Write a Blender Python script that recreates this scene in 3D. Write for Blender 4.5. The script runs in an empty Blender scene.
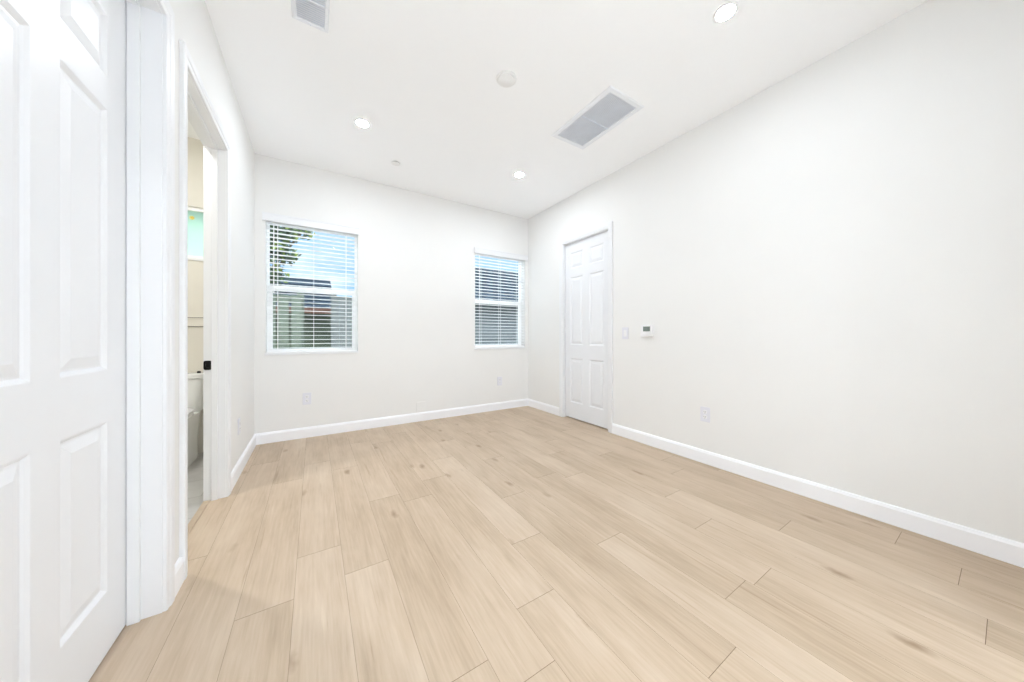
import bpy, bmesh, math, random
from mathutils import Vector, Matrix
random.seed(7)
C = bpy.context.scene.collection
S = bpy.context.scene
PI = math.pi

# ------------------------------------------------------------------ camera, world, exposure
YAW = 0.5613
cam_data = bpy.data.cameras.new('camera')
cam = bpy.data.objects.new('camera', cam_data); C.objects.link(cam)
cam.location = (0, 0, 1.0); cam.rotation_euler = (PI / 2, 0, -YAW)
cam_data.sensor_width = 36.0
cam_data.lens = 36.0 * 314.37 / 1024.0
cam_data.shift_y = -(341.0 - 335.9) / 1024.0
cam_data.clip_start = 0.02
S.camera = cam

S.view_settings.view_transform = 'Standard'
S.view_settings.look = 'None'
S.view_settings.gamma = 1.0
S.view_settings.use_curve_mapping = False
S.view_settings.exposure = 0.25
CAN_RADIANCE = 470.0
CAN_NEAR_RADIANCE = 230.0          # recessed LED lenses
HALL_FILL_RADIANCE = 1230.0  # unseen fill lamps in the added hall
BATH_FILL_RADIANCE = 880.0  # unseen fill lamp added in the bathroom
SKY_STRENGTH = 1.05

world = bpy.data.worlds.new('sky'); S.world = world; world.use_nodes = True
nt = world.node_tree; nt.nodes.clear()
out = nt.nodes.new('ShaderNodeOutputWorld'); bg = nt.nodes.new('ShaderNodeBackground')
tc = nt.nodes.new('ShaderNodeTexCoord'); sep = nt.nodes.new('ShaderNodeSeparateXYZ')
ramp = nt.nodes.new('ShaderNodeValToRGB')
ramp.color_ramp.elements[0].position = 0.0; ramp.color_ramp.elements[0].color = (0.86, 0.93, 1.0, 1)
ramp.color_ramp.elements[1].position = 0.55; ramp.color_ramp.elements[1].color = (0.86, 0.92, 1.0, 1)
e = ramp.color_ramp.elements.new(0.14); e.color = (0.36, 0.61, 0.96, 1)
noise = nt.nodes.new('ShaderNodeTexNoise'); noise.inputs['Scale'].default_value = 4.0; noise.inputs['Detail'].default_value = 6
mp = nt.nodes.new('ShaderNodeMapping'); mp.inputs['Scale'].default_value = (1, 1, 3.0); mp.inputs['Location'].default_value = (0.3, 0.1, 0.2)
cr = nt.nodes.new('ShaderNodeValToRGB'); cr.color_ramp.elements[0].position = 0.55; cr.color_ramp.elements[1].position = 0.75
mix = nt.nodes.new('ShaderNodeMixRGB'); mix.inputs['Color2'].default_value = (1.0, 1.0, 1.0, 1)
L = nt.links.new
L(tc.outputs['Generated'], sep.inputs[0]); L(sep.outputs['Z'], ramp.inputs[0])
L(tc.outputs['Generated'], mp.inputs[0]); L(mp.outputs[0], noise.inputs['Vector']); L(noise.outputs[0], cr.inputs[0])
L(cr.outputs[0], mix.inputs[0]); L(ramp.outputs[0], mix.inputs['Color1']); L(mix.outputs[0], bg.inputs[0])
mr = nt.nodes.new('ShaderNodeMapRange'); mr.interpolation_type = 'SMOOTHSTEP'      # sky overhead brightened, out of view, to light the window reveals
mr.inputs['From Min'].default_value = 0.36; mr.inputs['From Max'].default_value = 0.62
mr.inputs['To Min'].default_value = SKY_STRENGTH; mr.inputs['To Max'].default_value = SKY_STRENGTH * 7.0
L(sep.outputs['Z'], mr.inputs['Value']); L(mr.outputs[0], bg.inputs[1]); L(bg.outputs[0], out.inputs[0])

sun_d = bpy.data.lights.new('sun', 'SUN'); sun_d.energy = 1.5; sun_d.angle = 0.02; sun_d.color = (1, 0.95, 0.88)
sun = bpy.data.objects.new('sun', sun_d); C.objects.link(sun)
sun.rotation_euler = (math.radians(48), 0, math.radians(-62))      # high in the sky, along the row of houses
S.cycles.diffuse_bounces = 10; S.cycles.max_bounces = 16; S.cycles.transparent_max_bounces = 16

# ------------------------------------------------------------------ room measures (metres)
XL, XR, YB, YF, H = -0.465, 2.601, 3.701, -0.36, 2.679
WT = 0.101                                   # inner wall thickness
DH = 2.118                                   # door opening height
DHN, DHB = 2.162, 2.146                      # near left door, bathroom doorway
ND0, ND1 = 0.857, 1.633                      # near left door, along y
BD0, BD1 = 1.862, 2.592                      # bathroom doorway
RD0, RD1 = 2.245, 2.945                      # right wall door
W1 = (-0.385, 0.391, 0.83, 2.12)             # left window x0 x1 z0 z1
W2 = (1.762, 2.545, 0.835, 2.12)
BX0 = -2.3                                   # bathroom far side
BY0 = 1.72
BW = (-1.35, -0.66, 1.655, 2.10)             # bathroom window

# ------------------------------------------------------------------ helpers
def link(o, parent=None):
    C.objects.link(o)
    if parent is not None: o.parent = parent
    return o
def tag(o, label=None, cat=None, group=None, kind=None):
    if label: o['label'] = label
    if cat: o['category'] = cat
    if group: o['group'] = group
    if kind: o['kind'] = kind
    return o
def thing(name, label, cat, loc=(0, 0, 0), rot=(0, 0, 0), group=None, kind=None):
    o = bpy.data.objects.new(name, None); C.objects.link(o); o.empty_display_size = 0.05
    o.location = loc; o.rotation_euler = rot
    return tag(o, label, cat, group, kind)
def obj(name, bm, mat, parent=None, smooth=False, angle=None):
    me = bpy.data.meshes.new(name)
    bmesh.ops.recalc_face_normals(bm, faces=bm.faces[:])
    bm.to_mesh(me); bm.free()
    for m in (mat if isinstance(mat, (list, tuple)) else [mat]): me.materials.append(m)
    if smooth:
        for p in me.polygons: p.use_smooth = True
        if angle is not None:
            try: me.set_sharp_from_angle(angle=angle)
            except Exception: pass
    return link(bpy.data.objects.new(name, me), parent)
def struct(name, bm, mat, label, cat, parent=None, smooth=False):
    o = obj(name, bm, mat, parent, smooth); o['kind'] = 'structure'
    return tag(o, label, cat)
def box(bm, x0, x1, y0, y1, z0, z1, bev=0.0, mi=0):
    t = bmesh.new()
    vs = [t.verts.new((x, y, z)) for x in (x0, x1) for y in (y0, y1) for z in (z0, z1)]
    for f in ((0, 1, 3, 2), (4, 6, 7, 5), (0, 4, 5, 1), (2, 3, 7, 6), (0, 2, 6, 4), (1, 5, 7, 3)):
        t.faces.new([vs[i] for i in f])
    bmesh.ops.recalc_face_normals(t, faces=t.faces[:])
    if bev > 0:
        bmesh.ops.bevel(t, geom=t.edges[:], offset=bev, segments=2, affect='EDGES', profile=0.6)
    merge(bm, t, mi)
    return bm
def merge(bm, t, mi=0):
    m = {v: bm.verts.new(v.co) for v in t.verts}
    for f in t.faces:
        try:
            nf = bm.faces.new([m[v] for v in f.verts]); nf.material_index = mi; nf.smooth = f.smooth
        except ValueError: pass
    t.free()
def lathe(bm, prof, n=32, c=(0, 0, 0), axis='Z', mi=0):
    """prof: list of (radius, height)"""
    rings = []
    for r, h in prof:
        if r < 1e-6:
            p = (0, 0, h); rings.append([bm.verts.new(fix(p, axis, c))])
        else:
            rings.append([bm.verts.new(fix((r * math.cos(2 * PI * k / n), r * math.sin(2 * PI * k / n), h), axis, c)) for k in range(n)])
    for a, b in zip(rings, rings[1:]):
        for k in range(n):
            q = [a[k % len(a)], a[(k + 1) % len(a)], b[(k + 1) % len(b)], b[k % len(b)]]
            q2 = []
            for v in q:
                if v not in q2: q2.append(v)
            if len(q2) > 2:
                try:
                    f = bm.faces.new(q2); f.material_index = mi
                except ValueError: pass
    return bm
def fix(p, axis, c):
    x, y, z = p
    if axis == 'X': x, y, z = z, x, y
    elif axis == 'Y': x, y, z = x, z, y
    return (x + c[0], y + c[1], z + c[2])
def tube(bm, p, q, r, n=10):
    p, q = Vector(p), Vector(q); d = (q - p); l = d.length; d.normalize()
    u = d.orthogonal().normalized(); v = d.cross(u)
    A, B = [], []
    for k in range(n):
        o = (u * math.cos(2 * PI * k / n) + v * math.sin(2 * PI * k / n)) * r
        A.append(bm.verts.new(p + o)); B.append(bm.verts.new(q + o))
    for k in range(n): bm.faces.new((A[k], A[(k + 1) % n], B[(k + 1) % n], B[k]))
    bm.faces.new(A[::-1]); bm.faces.new(B)
    return bm
def plates(bm, u0, u1, v0, v1, holes, put):
    """a slab u0..u1 by v0..v1 with rectangular holes (u0,u1,v0,v1); put(u0,u1,v0,v1) adds one block"""
    us = sorted({u0, u1, *[h[0] for h in holes], *[h[1] for h in holes]})
    for a, b in zip(us, us[1:]):
        hs = sorted([h for h in holes if h[0] <= a + 1e-6 and h[1] >= b - 1e-6], key=lambda h: h[2])
        v = v0
        for h in hs:
            if h[2] > v + 1e-6: put(a, b, v, h[2])
            v = h[3]
        if v < v1 - 1e-6: put(a, b, v, v1)
def extrude_profile(bm, prof, p0, p1, out):
    """prof (d, z): d along 'out' from the line p0->p1"""
    p0, p1, out = Vector(p0), Vector(p1), Vector(out)
    A = [bm.verts.new(p0 + out * d + Vector((0, 0, z))) for d, z in prof]
    B = [bm.verts.new(p1 + out * d + Vector((0, 0, z))) for d, z in prof]
    n = len(prof)
    for k in range(n): bm.faces.new((A[k], A[(k + 1) % n], B[(k + 1) % n], B[k]))
    bm.faces.new(A[::-1]); bm.faces.new(B)
    return bm
CAS = [(0.004, 0), (0.004, 0.009), (0.007, 0.0115), (0.022, 0.0125), (0.026, 0.0155), (0.030, 0.0165), (0.052, 0.0175), (0.058, 0.0165), (0.060, 0.013), (0.060, 0)]
def casing(bm, y0, y1, h, x, nx):
    st = []
    for k in range(4):
        ring = []
        for u, v in CAS:
            yy = y0 - u if k < 2 else y1 + u
            zz = 0.0 if k in (0, 3) else h + u
            ring.append(bm.verts.new((x + nx * v, yy, zz)))
        st.append(ring)
    n = len(CAS)
    for a, b in zip(st, st[1:]):
        for k in range(n): bm.faces.new((a[k], a[(k + 1) % n], b[(k + 1) % n], b[k]))
    bm.faces.new(st[0]); bm.faces.new(st[3][::-1])
    return bm

# ------------------------------------------------------------------ materials
def nodes(name):
    m = bpy.data.materials.new(name); m.use_nodes = True
    t = m.node_tree; b = t.nodes['Principled BSDF']
    return m, t, b
def mat(name, col, rough=0.5, metal=0.0, var=0.0, scale=6.0, bump=0.0, bscale=150.0, spec=0.5, emit=None):
    m, t, b = nodes(name); l = t.links.new
    b.inputs['Roughness'].default_value = rough; b.inputs['Metallic'].default_value = metal
    b.inputs['Specular IOR Level'].default_value = spec
    b.inputs['Base Color'].default_value = (*col, 1)
    co = t.nodes.new('ShaderNodeTexCoord')
    if var > 0:
        n = t.nodes.new('ShaderNodeTexNoise'); n.inputs['Scale'].default_value = scale; n.inputs['Detail'].default_value = 5
        r = t.nodes.new('ShaderNodeValToRGB')
        r.color_ramp.elements[0].position = 0.3; r.color_ramp.elements[1].position = 0.7
        r.color_ramp.elements[0].color = (*[max(0, c * (1 - var)) for c in col], 1)
        r.color_ramp.elements[1].color = (*[min(1, c * (1 + var)) for c in col], 1)
        l(co.outputs['Object'], n.inputs['Vector']); l(n.outputs[0], r.inputs[0]); l(r.outputs[0], b.inputs['Base Color'])
    if bump > 0:
        n = t.nodes.new('ShaderNodeTexNoise'); n.inputs['Scale'].default_value = bscale; n.inputs['Detail'].default_value = 3
        bp = t.nodes.new('ShaderNodeBump'); bp.inputs['Strength'].default_value = bump; bp.inputs['Distance'].default_value = 0.002
        l(co.outputs['Object'], n.inputs['Vector']); l(n.outputs[0], bp.inputs['Height']); l(bp.outputs[0], b.inputs['Normal'])
    if emit:
        b.inputs['Emission Color'].default_value = (*emit[0], 1); b.inputs['Emission Strength'].default_value = emit[1]
    return m
M = {}
M['wall'] = mat('wall_paint', (0.838, 0.836, 0.826), 0.65, var=0.006, scale=3, bump=0.12, bscale=220, spec=0.3)
M['ceil'] = mat('ceiling_paint', (0.955, 0.962, 0.975), 0.8, var=0.006, scale=3, bump=0.12, bscale=200, spec=0.2)
M['base'] = mat('trim_paint_lightened', (0.93, 0.94, 0.97), 0.38, var=0.004, scale=4)  # trim paint, lightened to offset the dim light on the baseboards
M['trim'] = mat('trim_paint', (0.83, 0.84, 0.86), 0.38, var=0.004, scale=4)
M['door'] = mat('door_paint', (0.825, 0.838, 0.865), 0.36, var=0.004, scale=5)
M['plastic'] = mat('white_plastic', (0.86, 0.86, 0.87), 0.35, var=0.005, scale=20)
M['detector'] = mat('detector_plastic', (0.84, 0.84, 0.84), 0.5, var=0.004, scale=20)
M['plate'] = mat('outlet_plate_plastic', (0.77, 0.775, 0.83), 0.35, var=0.005, scale=20)
M['slot'] = mat('slot_shadow', (0.10, 0.10, 0.11), 0.6, var=0.1)
M['grille'] = mat('grille_metal', (0.84, 0.86, 0.90), 0.45, var=0.01, scale=30)
M['duct'] = mat('duct_lining', (0.74, 0.79, 0.87), 0.7, var=0.1, scale=10)
M['vinyl'] = mat('vinyl_frame', (0.96, 0.96, 0.96), 0.35, var=0.004)
M['slat'] = mat('blind_slat', (0.945, 0.95, 0.955), 0.4, var=0.006, scale=12)
M['black'] = mat('black_metal', (0.012, 0.012, 0.013), 0.35, 0.6, var=0.2, scale=40)
M['lcd'] = mat('grey_green_lcd', (0.17, 0.21, 0.19), 0.2, var=0.06, scale=80)
M['porcelain'] = mat('porcelain', (0.86, 0.87, 0.86), 0.12, var=0.004)
M['bath_wall'] = mat('bath_paint', (0.78, 0.75, 0.68), 0.6, var=0.01, bump=0.1, bscale=200)
M['lens'] = mat('led_lens', (0.9, 0.9, 0.88), 0.5, var=0.01, emit=((0.84, 0.911, 0.99), CAN_RADIANCE))
M['lens_near'] = mat('led_lens_dimmed', (0.9, 0.9, 0.88), 0.5, var=0.01, emit=((0.84, 0.911, 0.99), CAN_NEAR_RADIANCE))
M['lens_low'] = mat('led_lens_low', (0.9, 0.9, 0.88), 0.5, var=0.01, emit=((0.84, 0.911, 0.99), CAN_NEAR_RADIANCE * 0.4))
M['lens_hall_fill'] = mat('hall_fill_lens', (0.9, 0.9, 0.88), 0.5, var=0.01, emit=((0.84, 0.911, 0.99), HALL_FILL_RADIANCE))
M['lens_bath_fill'] = mat('bath_fill_lens', (0.9, 0.9, 0.88), 0.5, var=0.01, emit=((0.95, 0.95, 0.95), BATH_FILL_RADIANCE))

def glass(name, tint, rough=0.0, frost=0.0):
    m, t, b = nodes(name); l = t.links.new
    o = t.nodes['Material Output']; t.nodes.remove(b)
    tr = t.nodes.new('ShaderNodeBsdfTransparent'); tr.inputs[0].default_value = (*tint, 1)
    gl = t.nodes.new('ShaderNodeBsdfGlossy'); gl.inputs['Roughness'].default_value = 0.03
    fr = t.nodes.new('ShaderNodeFresnel'); fr.inputs[0].default_value = 1.15
    mx = t.nodes.new('ShaderNodeMixShader')
    l(fr.outputs[0], mx.inputs[0]); l(tr.outputs[0], mx.inputs[1]); l(gl.outputs[0], mx.inputs[2])
    if frost > 0:
        rf = t.nodes.new('ShaderNodeBsdfRefraction'); rf.inputs['Roughness'].default_value = frost; rf.inputs['IOR'].default_value = 1.15
        rf.inputs['Color'].default_value = (*tint, 1)
        n = t.nodes.new('ShaderNodeTexNoise'); n.inputs['Scale'].default_value = 90
        bp = t.nodes.new('ShaderNodeBump'); bp.inputs['Strength'].default_value = 0.2
        l(n.outputs[0], bp.inputs['Height']); l(bp.outputs[0], rf.inputs['Normal'])
        tl = t.nodes.new('ShaderNodeBsdfTranslucent'); tl.inputs[0].default_value = (*tint, 1)
        m2 = t.nodes.new('ShaderNodeMixShader'); m2.inputs[0].default_value = 0.5
        l(rf.outputs[0], m2.inputs[1]); l(tl.outputs[0], m2.inputs[2]); l(m2.outputs[0], mx.inputs[1])
    l(mx.outputs[0], o.inputs[0])
    return m
M['glass'] = glass('window_glass', (0.94, 0.97, 0.97))
M['frost'] = glass('frosted_glass', (0.72, 0.86, 0.74), frost=0.35)

def floor_mat():
    m, t, b = nodes('pale_oak_planks'); l = t.links.new
    def N(ty, **k):
        n = t.nodes.new(ty)
        for a, v in k.items(): setattr(n, a, v)
        return n
    tone = N('ShaderNodeAttribute', attribute_name='tone'); seed = N('ShaderNodeAttribute', attribute_name='seed')
    co = N('ShaderNodeTexCoord')
    comb = N('ShaderNodeCombineXYZ')
    ml = N('ShaderNodeMath', operation='MULTIPLY'); ml.inputs[1].default_value = 37.0
    l(seed.outputs['Fac'], ml.inputs[0]); l(ml.outputs[0], comb.inputs[0]); l(ml.outputs[0], comb.inputs[1]); l(ml.outputs[0], comb.inputs[2])
    add = N('ShaderNodeVectorMath', operation='ADD'); l(co.outputs['Object'], add.inputs[0]); l(comb.outputs[0], add.inputs[1])
    def noise(sx, sy, sc, det=6, dist=0.0, rough=0.6):
        mp = N('ShaderNodeMapping'); mp.inputs['Scale'].default_value = (sx, sy, 1)
        n = N('ShaderNodeTexNoise'); n.inputs['Scale'].default_value = sc; n.inputs['Detail'].default_value = det
        n.inputs['Distortion'].default_value = dist; n.inputs['Roughness'].default_value = rough
        l(add.outputs[0], mp.inputs[0]); l(mp.outputs[0], n.inputs['Vector']); return n
    g1 = noise(1, 0.05, 95, 5)              # fine grain
    g2 = noise(1, 0.14, 13, 5, 0.6)         # broad cathedral figure
    g3 = noise(1, 0.45, 4, 3)               # cloudy tone
    ramp = N('ShaderNodeValToRGB')
    el = ramp.color_ramp.elements
    el[0].position = 0.0; el[0].color = (0.390, 0.290, 0.194, 1)
    el[1].position = 1.0; el[1].color = (0.655, 0.540, 0.418, 1)
    x = el.new(0.5); x.color = (0.540, 0.421, 0.305, 1)
    def mth(op, a, bb):
        n = N('ShaderNodeMath', operation=op)
        for i, v in enumerate((a, bb)):
            if isinstance(v, (int, float)): n.inputs[i].default_value = v
            else: l(v, n.inputs[i])
        return n.outputs[0]
    f = mth('ADD', mth('ADD', mth('MULTIPLY', tone.outputs['Fac'], 0.6), 0.2), mth('MULTIPLY', mth('SUBTRACT', g1.outputs[0], 0.5), 0.75))
    f = mth('ADD', f, mth('MULTIPLY', mth('SUBTRACT', g2.outputs[0], 0.5), 0.8))
    f = mth('ADD', f, mth('MULTIPLY', mth('SUBTRACT', g3.outputs[0], 0.5), 0.8))
    l(f, ramp.inputs[0])
    # knots and mineral streaks: sparse stretched cells
    mp = N('ShaderNodeMapping'); mp.inputs['Scale'].default_value = (5.0, 2.0, 1)
    vo = N('ShaderNodeTexVoronoi'); vo.inputs['Scale'].default_value = 1.0; vo.inputs['Randomness'].default_value = 1.0
    wob = N('ShaderNodeVectorMath', operation='ADD')
    nz = noise(1, 1, 18, 3)
    sc = N('ShaderNodeVectorMath', operation='SCALE'); sc.inputs['Scale'].default_value = 0.035
    l(nz.outputs['Color'], sc.inputs[0]); l(add.outputs[0], wob.inputs[0]); l(sc.outputs[0], wob.inputs[1])
    l(wob.outputs[0], mp.inputs[0]); l(mp.outputs[0], vo.inputs['Vector'])
    kr = N('ShaderNodeValToRGB'); kr.color_ramp.elements[0].position = 0.02; kr.color_ramp.elements[0].color = (1, 1, 1, 1)
    kr.color_ramp.elements[1].position = 0.12; kr.color_ramp.elements[1].color = (0, 0, 0, 1)
    l(vo.outputs['Distance'], kr.inputs[0])
    km = N('ShaderNodeMixRGB', blend_type='MULTIPLY'); km.inputs['Color2'].default_value = (0.60, 0.53, 0.46, 1)
    l(kr.outputs[0], km.inputs[0]); l(ramp.outputs[0], km.inputs['Color1'])
    st = noise(1, 0.035, 38, 4, 0.3)          # thin dark mineral streaks
    sr = N('ShaderNodeValToRGB'); sr.color_ramp.elements[0].position = 0.64; sr.color_ramp.elements[1].position = 0.74
    l(st.outputs[0], sr.inputs[0])
    sm = N('ShaderNodeMixRGB', blend_type='MULTIPLY'); sm.inputs['Color2'].default_value = (0.80, 0.75, 0.70, 1)
    l(sr.outputs[0], sm.inputs[0]); l(km.outputs[0], sm.inputs['Color1'])
    l(sm.outputs[0], b.inputs['Base Color'])
    rr = N('ShaderNodeMapRange'); rr.inputs['To Min'].default_value = 0.42; rr.inputs['To Max'].default_value = 0.56
    l(g1.outputs[0], rr.inputs[0]); l(rr.outputs[0], b.inputs['Roughness'])
    b.inputs['Specular IOR Level'].default_value = 0.4
    bp = N('ShaderNodeBump'); bp.inputs['Strength'].default_value = 0.12; bp.inputs['Distance'].default_value = 0.001
    l(g1.outputs[0], bp.inputs['Height']); l(bp.outputs[0], b.inputs['Normal'])
    return m
M['floor'] = floor_mat()
M['oak_hall'] = mat('hall_oak', (0.55, 0.43, 0.32), 0.5, var=0.08, scale=6)
M['hall_bounce'] = mat('white_hall_bounce', (0.84, 0.84, 0.83), 0.5, var=0.03, scale=6)  # white floor of the added hall, bounces light to the room ceiling
M['yellow'] = mat('yellow_petal', (0.85, 0.72, 0.18), 0.6, var=0.1, scale=40)
M['amber'] = mat('amber_centre', (0.80, 0.52, 0.08), 0.6, var=0.1, scale=40)
M['dark_line'] = mat('grey_dark_line', (0.25, 0.235, 0.21), 0.8, var=0.05)
M['seam'] = mat('plank_seam', (0.17, 0.115, 0.07), 0.8, var=0.1)
M['oak'] = mat('oak_strip', (0.50, 0.39, 0.28), 0.5, var=0.12, scale=14)

def tile_mat():
    m, t, b = nodes('grey_floor_tile'); l = t.links.new
    co = t.nodes.new('ShaderNodeTexCoord'); br = t.nodes.new('ShaderNodeTexBrick')
    br.inputs['Color1'].default_value = (0.62, 0.61, 0.59, 1); br.inputs['Color2'].default_value = (0.68, 0.67, 0.65, 1)
    br.inputs['Mortar'].default_value = (0.45, 0.44, 0.42, 1); br.inputs['Scale'].default_value = 1.0
    br.inputs['Brick Width'].default_value = 0.6; br.inputs['Row Height'].default_value = 0.3; br.inputs['Mortar Size'].default_value = 0.003
    n = t.nodes.new('ShaderNodeTexNoise'); n.inputs['Scale'].default_value = 5; n.inputs['Detail'].default_value = 8; n.inputs['Distortion'].default_value = 1.5
    mx = t.nodes.new('ShaderNodeMixRGB'); mx.blend_type = 'MULTIPLY'; mx.inputs[0].default_value = 0.35
    l(co.outputs['Object'], br.inputs['Vector']); l(co.outputs['Object'], n.inputs['Vector'])
    l(br.outputs[0], mx.inputs['Color1']); l(n.outputs[0], mx.inputs['Color2']); l(mx.outputs[0], b.inputs['Base Color'])
    b.inputs['Roughness'].default_value = 0.3
    return m
M['tile'] = tile_mat()

# ------------------------------------------------------------------ floor: planks laid along y, seams read from the photograph
PW = 0.1733
JOINTS = {-3: [0.75], -2: [0.9, 3.12], -1: [1.452], 0: [2.91], 1: [1.486], 2: [0.861], 3: [1.95], 4: [0.964], 5: [1.275], 6: [0.472],
          7: [1.06], 8: [1.78], 9: [0.552, 1.677], 10: [0.874], 11: [0.046, 1.146], 12: [0.637], 13: [0.115], 14: [1.5]}
TONES = {(9, 0.552): 0.78, (11, 0.046): 0.72, (5, 1.275): 0.76, (6, 0.472): 0.42, (12, 0.637): 0.36, (10, 0.874): 0.42,
         (1, 1.486): 0.52, (-2, 1.92): 0.42, (-1, 1.452): 0.52, (0, 1.71): 0.62, (0, 0.51): 0.66, (-1, 0.252): 0.50}
bm = bmesh.new()
lt = bm.faces.layers.float.new('tone'); ls = bm.faces.layers.float.new('seed')
fx0, fx1, fy0, fy1 = XL - 0.07, XR + 0.06, YF - 0.02, YB
for k in range(-3, 16):
    a = -0.0655 + (k) * PW; b_ = a + PW
    a, b_ = max(a, fx0), min(b_, fx1)
    if b_ - a < 0.01: continue
    js = list(JOINTS.get(k, [random.uniform(0, 1.2)]))
    while js[0] > fy0: js.insert(0, js[0] - 1.2)
    while js[-1] < fy1: js.append(js[-1] + 1.2)
    for y0, y1 in zip(js, js[1:]):
        t = next((v for (kk, yy), v in TONES.items() if kk == k and abs(yy - y0) < 0.03), None)
        if t is None: t = random.choice([0.30, 0.4, 0.45, 0.5, 0.55, 0.62]) + random.uniform(-0.04, 0.04)
        c0, c1 = max(y0, fy0), min(y1, fy1)
        if c1 - c0 < 0.01: continue
        g, ge = 0.0004, 0.0008
        vs = [bm.verts.new(p) for p in ((a + g, c0 + ge, 0), (b_ - g, c0 + ge, 0), (b_ - g, c1 - ge, 0), (a + g, c1 - ge, 0))]
        f = bm.faces.new(vs); f[lt] = t; f[ls] = random.random()
sub = bmesh.new(); box(sub, fx0, fx1, fy0, fy1, -0.05, -0.0015)
merge(bm, sub, 1)
struct('floor', bm, [M['floor'], M['seam']], 'pale oak plank floor running toward the back wall', 'floor')

# ------------------------------------------------------------------ walls and ceiling
bm = bmesh.new(); box(bm, BX0 - 0.1, XR + 0.12, YF - 0.12, YB + 0.16, H, H + 0.08)
struct('ceiling', bm, M['ceil'], 'flat off-white ceiling', 'ceiling')
J = 0.018
bm = bmesh.new()
plates(bm, YF - 0.1, YB, -0.05, H, [(ND0 - J, ND1 + J, -0.05, DHN + J), (BD0 - J, BD1 + J, -0.05, DHB + J)], lambda a, b, c, d: box(bm, XL - WT, XL, a, b, c, d))
struct('wall_left', bm, M['wall'], 'white left wall with the doorways', 'wall')
bm = bmesh.new()
plates(bm, YF - 0.1, YB, -0.05, H, [(RD0 - J, RD1 + J, -0.05, DH + J)], lambda a, b, c, d: box(bm, XR, XR + WT, a, b, c, d))
struct('wall_right', bm, M['wall'], 'long plain white right wall', 'wall')
bm = bmesh.new()
plates(bm, XL - WT, XR + WT, -0.05, H, [W1, W2], lambda a, b, c, d: box(bm, a, b, YB, YB + 0.16, c, d))
struct('wall_back', bm, M['wall'], 'white back wall with two windows', 'wall')
bm = bmesh.new(); plates(bm, XL - WT, XR + WT, -0.05, H, [(XL, 1.75, -0.05, 2.2)], lambda a, b, c, d: box(bm, a, b, YF - 0.12, YF, c, d))  # opening added to let the hall light into the room
struct('wall_front', bm, M['wall'], 'white wall behind the viewpoint with an opening added for hall light', 'wall')
HY = -3.2                                    # unseen hall added behind the viewpoint to even out the room light
bm = bmesh.new(); box(bm, XL - WT, XR + WT, HY - 0.1, HY, -0.05, H); struct('wall_hall_back', bm, M['wall'], 'added white hall wall far behind the viewpoint', 'wall')
bm = bmesh.new(); box(bm, XL - WT, XL, HY, YF - 0.12, -0.05, H); struct('wall_hall_left', bm, M['wall'], 'added white hall wall at left, behind the viewpoint', 'wall')
bm = bmesh.new(); box(bm, XR, XR + WT, HY, YF - 0.12, -0.05, H); struct('wall_hall_right', bm, M['wall'], 'added white hall wall at right, behind the viewpoint', 'wall')
bm = bmesh.new(); box(bm, XL - WT, XR + WT, HY - 0.1, YF - 0.0205, -0.05, -0.0002); struct('floor_hall', bm, M['hall_bounce'], 'added white hall floor behind the viewpoint, bouncing light up', 'floor')
bm = bmesh.new(); box(bm, XL - WT, XR + WT, HY - 0.1, YF - 0.12, H, H + 0.08); struct('ceiling_hall', bm, M['ceil'], 'added white hall ceiling behind the viewpoint', 'ceiling')
bm = bmesh.new(); x0, x1, y0, y1 = -1.25, XL - WT, 0.70, 1.60  # unseen box added to keep sky light out of the door gap
box(bm, x0 - .05, x0, y0, y1, -.05, H); box(bm, x0, x1, y0 - .05, y0, -.05, H); box(bm, x0, x1, y1, y1 + .015, -.05, H); struct('wall_closet_left', bm, M['wall'], 'added closet walls keeping sky light out behind the foreground door', 'wall')
bm = bmesh.new(); box(bm, x0, XL - 0.0702, ND0 - J, ND1 + J, -.05, -.001); box(bm, x0, x1, y0, ND0 - J, -.05, -.001); struct('floor_closet_left', bm, M['oak_hall'], 'added closet floor closing the gap under the foreground door', 'floor')
bm = bmesh.new(); x0, x1, y0, y1 = XR + WT, XR + 0.8, 2.1, 3.1  # same added backing behind the right door, keeps its gap dark
box(bm, x1, x1 + .05, y0, y1, -.05, H); box(bm, x0, x1, y0 - .05, y0, -.05, H); box(bm, x0, x1, y1, y1 + .05, -.05, H); struct('wall_closet_right', bm, M['wall'], 'added closet walls keeping sky light out behind the right door', 'wall')
bm = bmesh.new(); box(bm, XR + 0.0602, x1, RD0 - J, RD1 + J, -.05, -.001); struct('floor_closet_right', bm, M['oak_hall'], 'added closet floor closing the gap under the right door', 'floor')
bm = bmesh.new(); box(bm, XR + 0.12, x1 + .05, y0 - .05, y1 + .05, H, H + .08); struct('ceiling_closet', bm, M['ceil'], 'added closet ceiling keeping sky light out behind the right door', 'ceiling')

# baseboards
BB = [(0, 0), (0.015, 0), (0.015, 0.084), (0.012, 0.090), (0.009, 0.098), (0.004, 0.1015), (0, 0.1015)]
def baseboard(name, runs, label):
    bm = bmesh.new()
    for p0, p1, o in runs: extrude_profile(bm, BB, p0, p1, o)
    return struct(name, bm, M['base'], label, 'baseboard')
CW = 0.060
baseboard('baseboard_back', [((XL, YB, 0), (XR, YB, 0), (0, -1, 0))], 'white baseboard along the back wall')
baseboard('baseboard_right', [((XR, YB - 0.015, 0), (XR, RD1 + CW, 0), (-1, 0, 0)), ((XR, RD0 - CW, 0), (XR, YF, 0), (-1, 0, 0))], 'white baseboard along the right wall')
baseboard('baseboard_left', [((XL, YB - 0.015, 0), (XL, BD1 + CW, 0), (1, 0, 0)), ((XL, BD0 - CW, 0), (XL, ND1 + CW, 0), (1, 0, 0)), ((XL, ND0 - CW, 0), (XL, YF, 0), (1, 0, 0))], 'white baseboard along the left wall')

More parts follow.
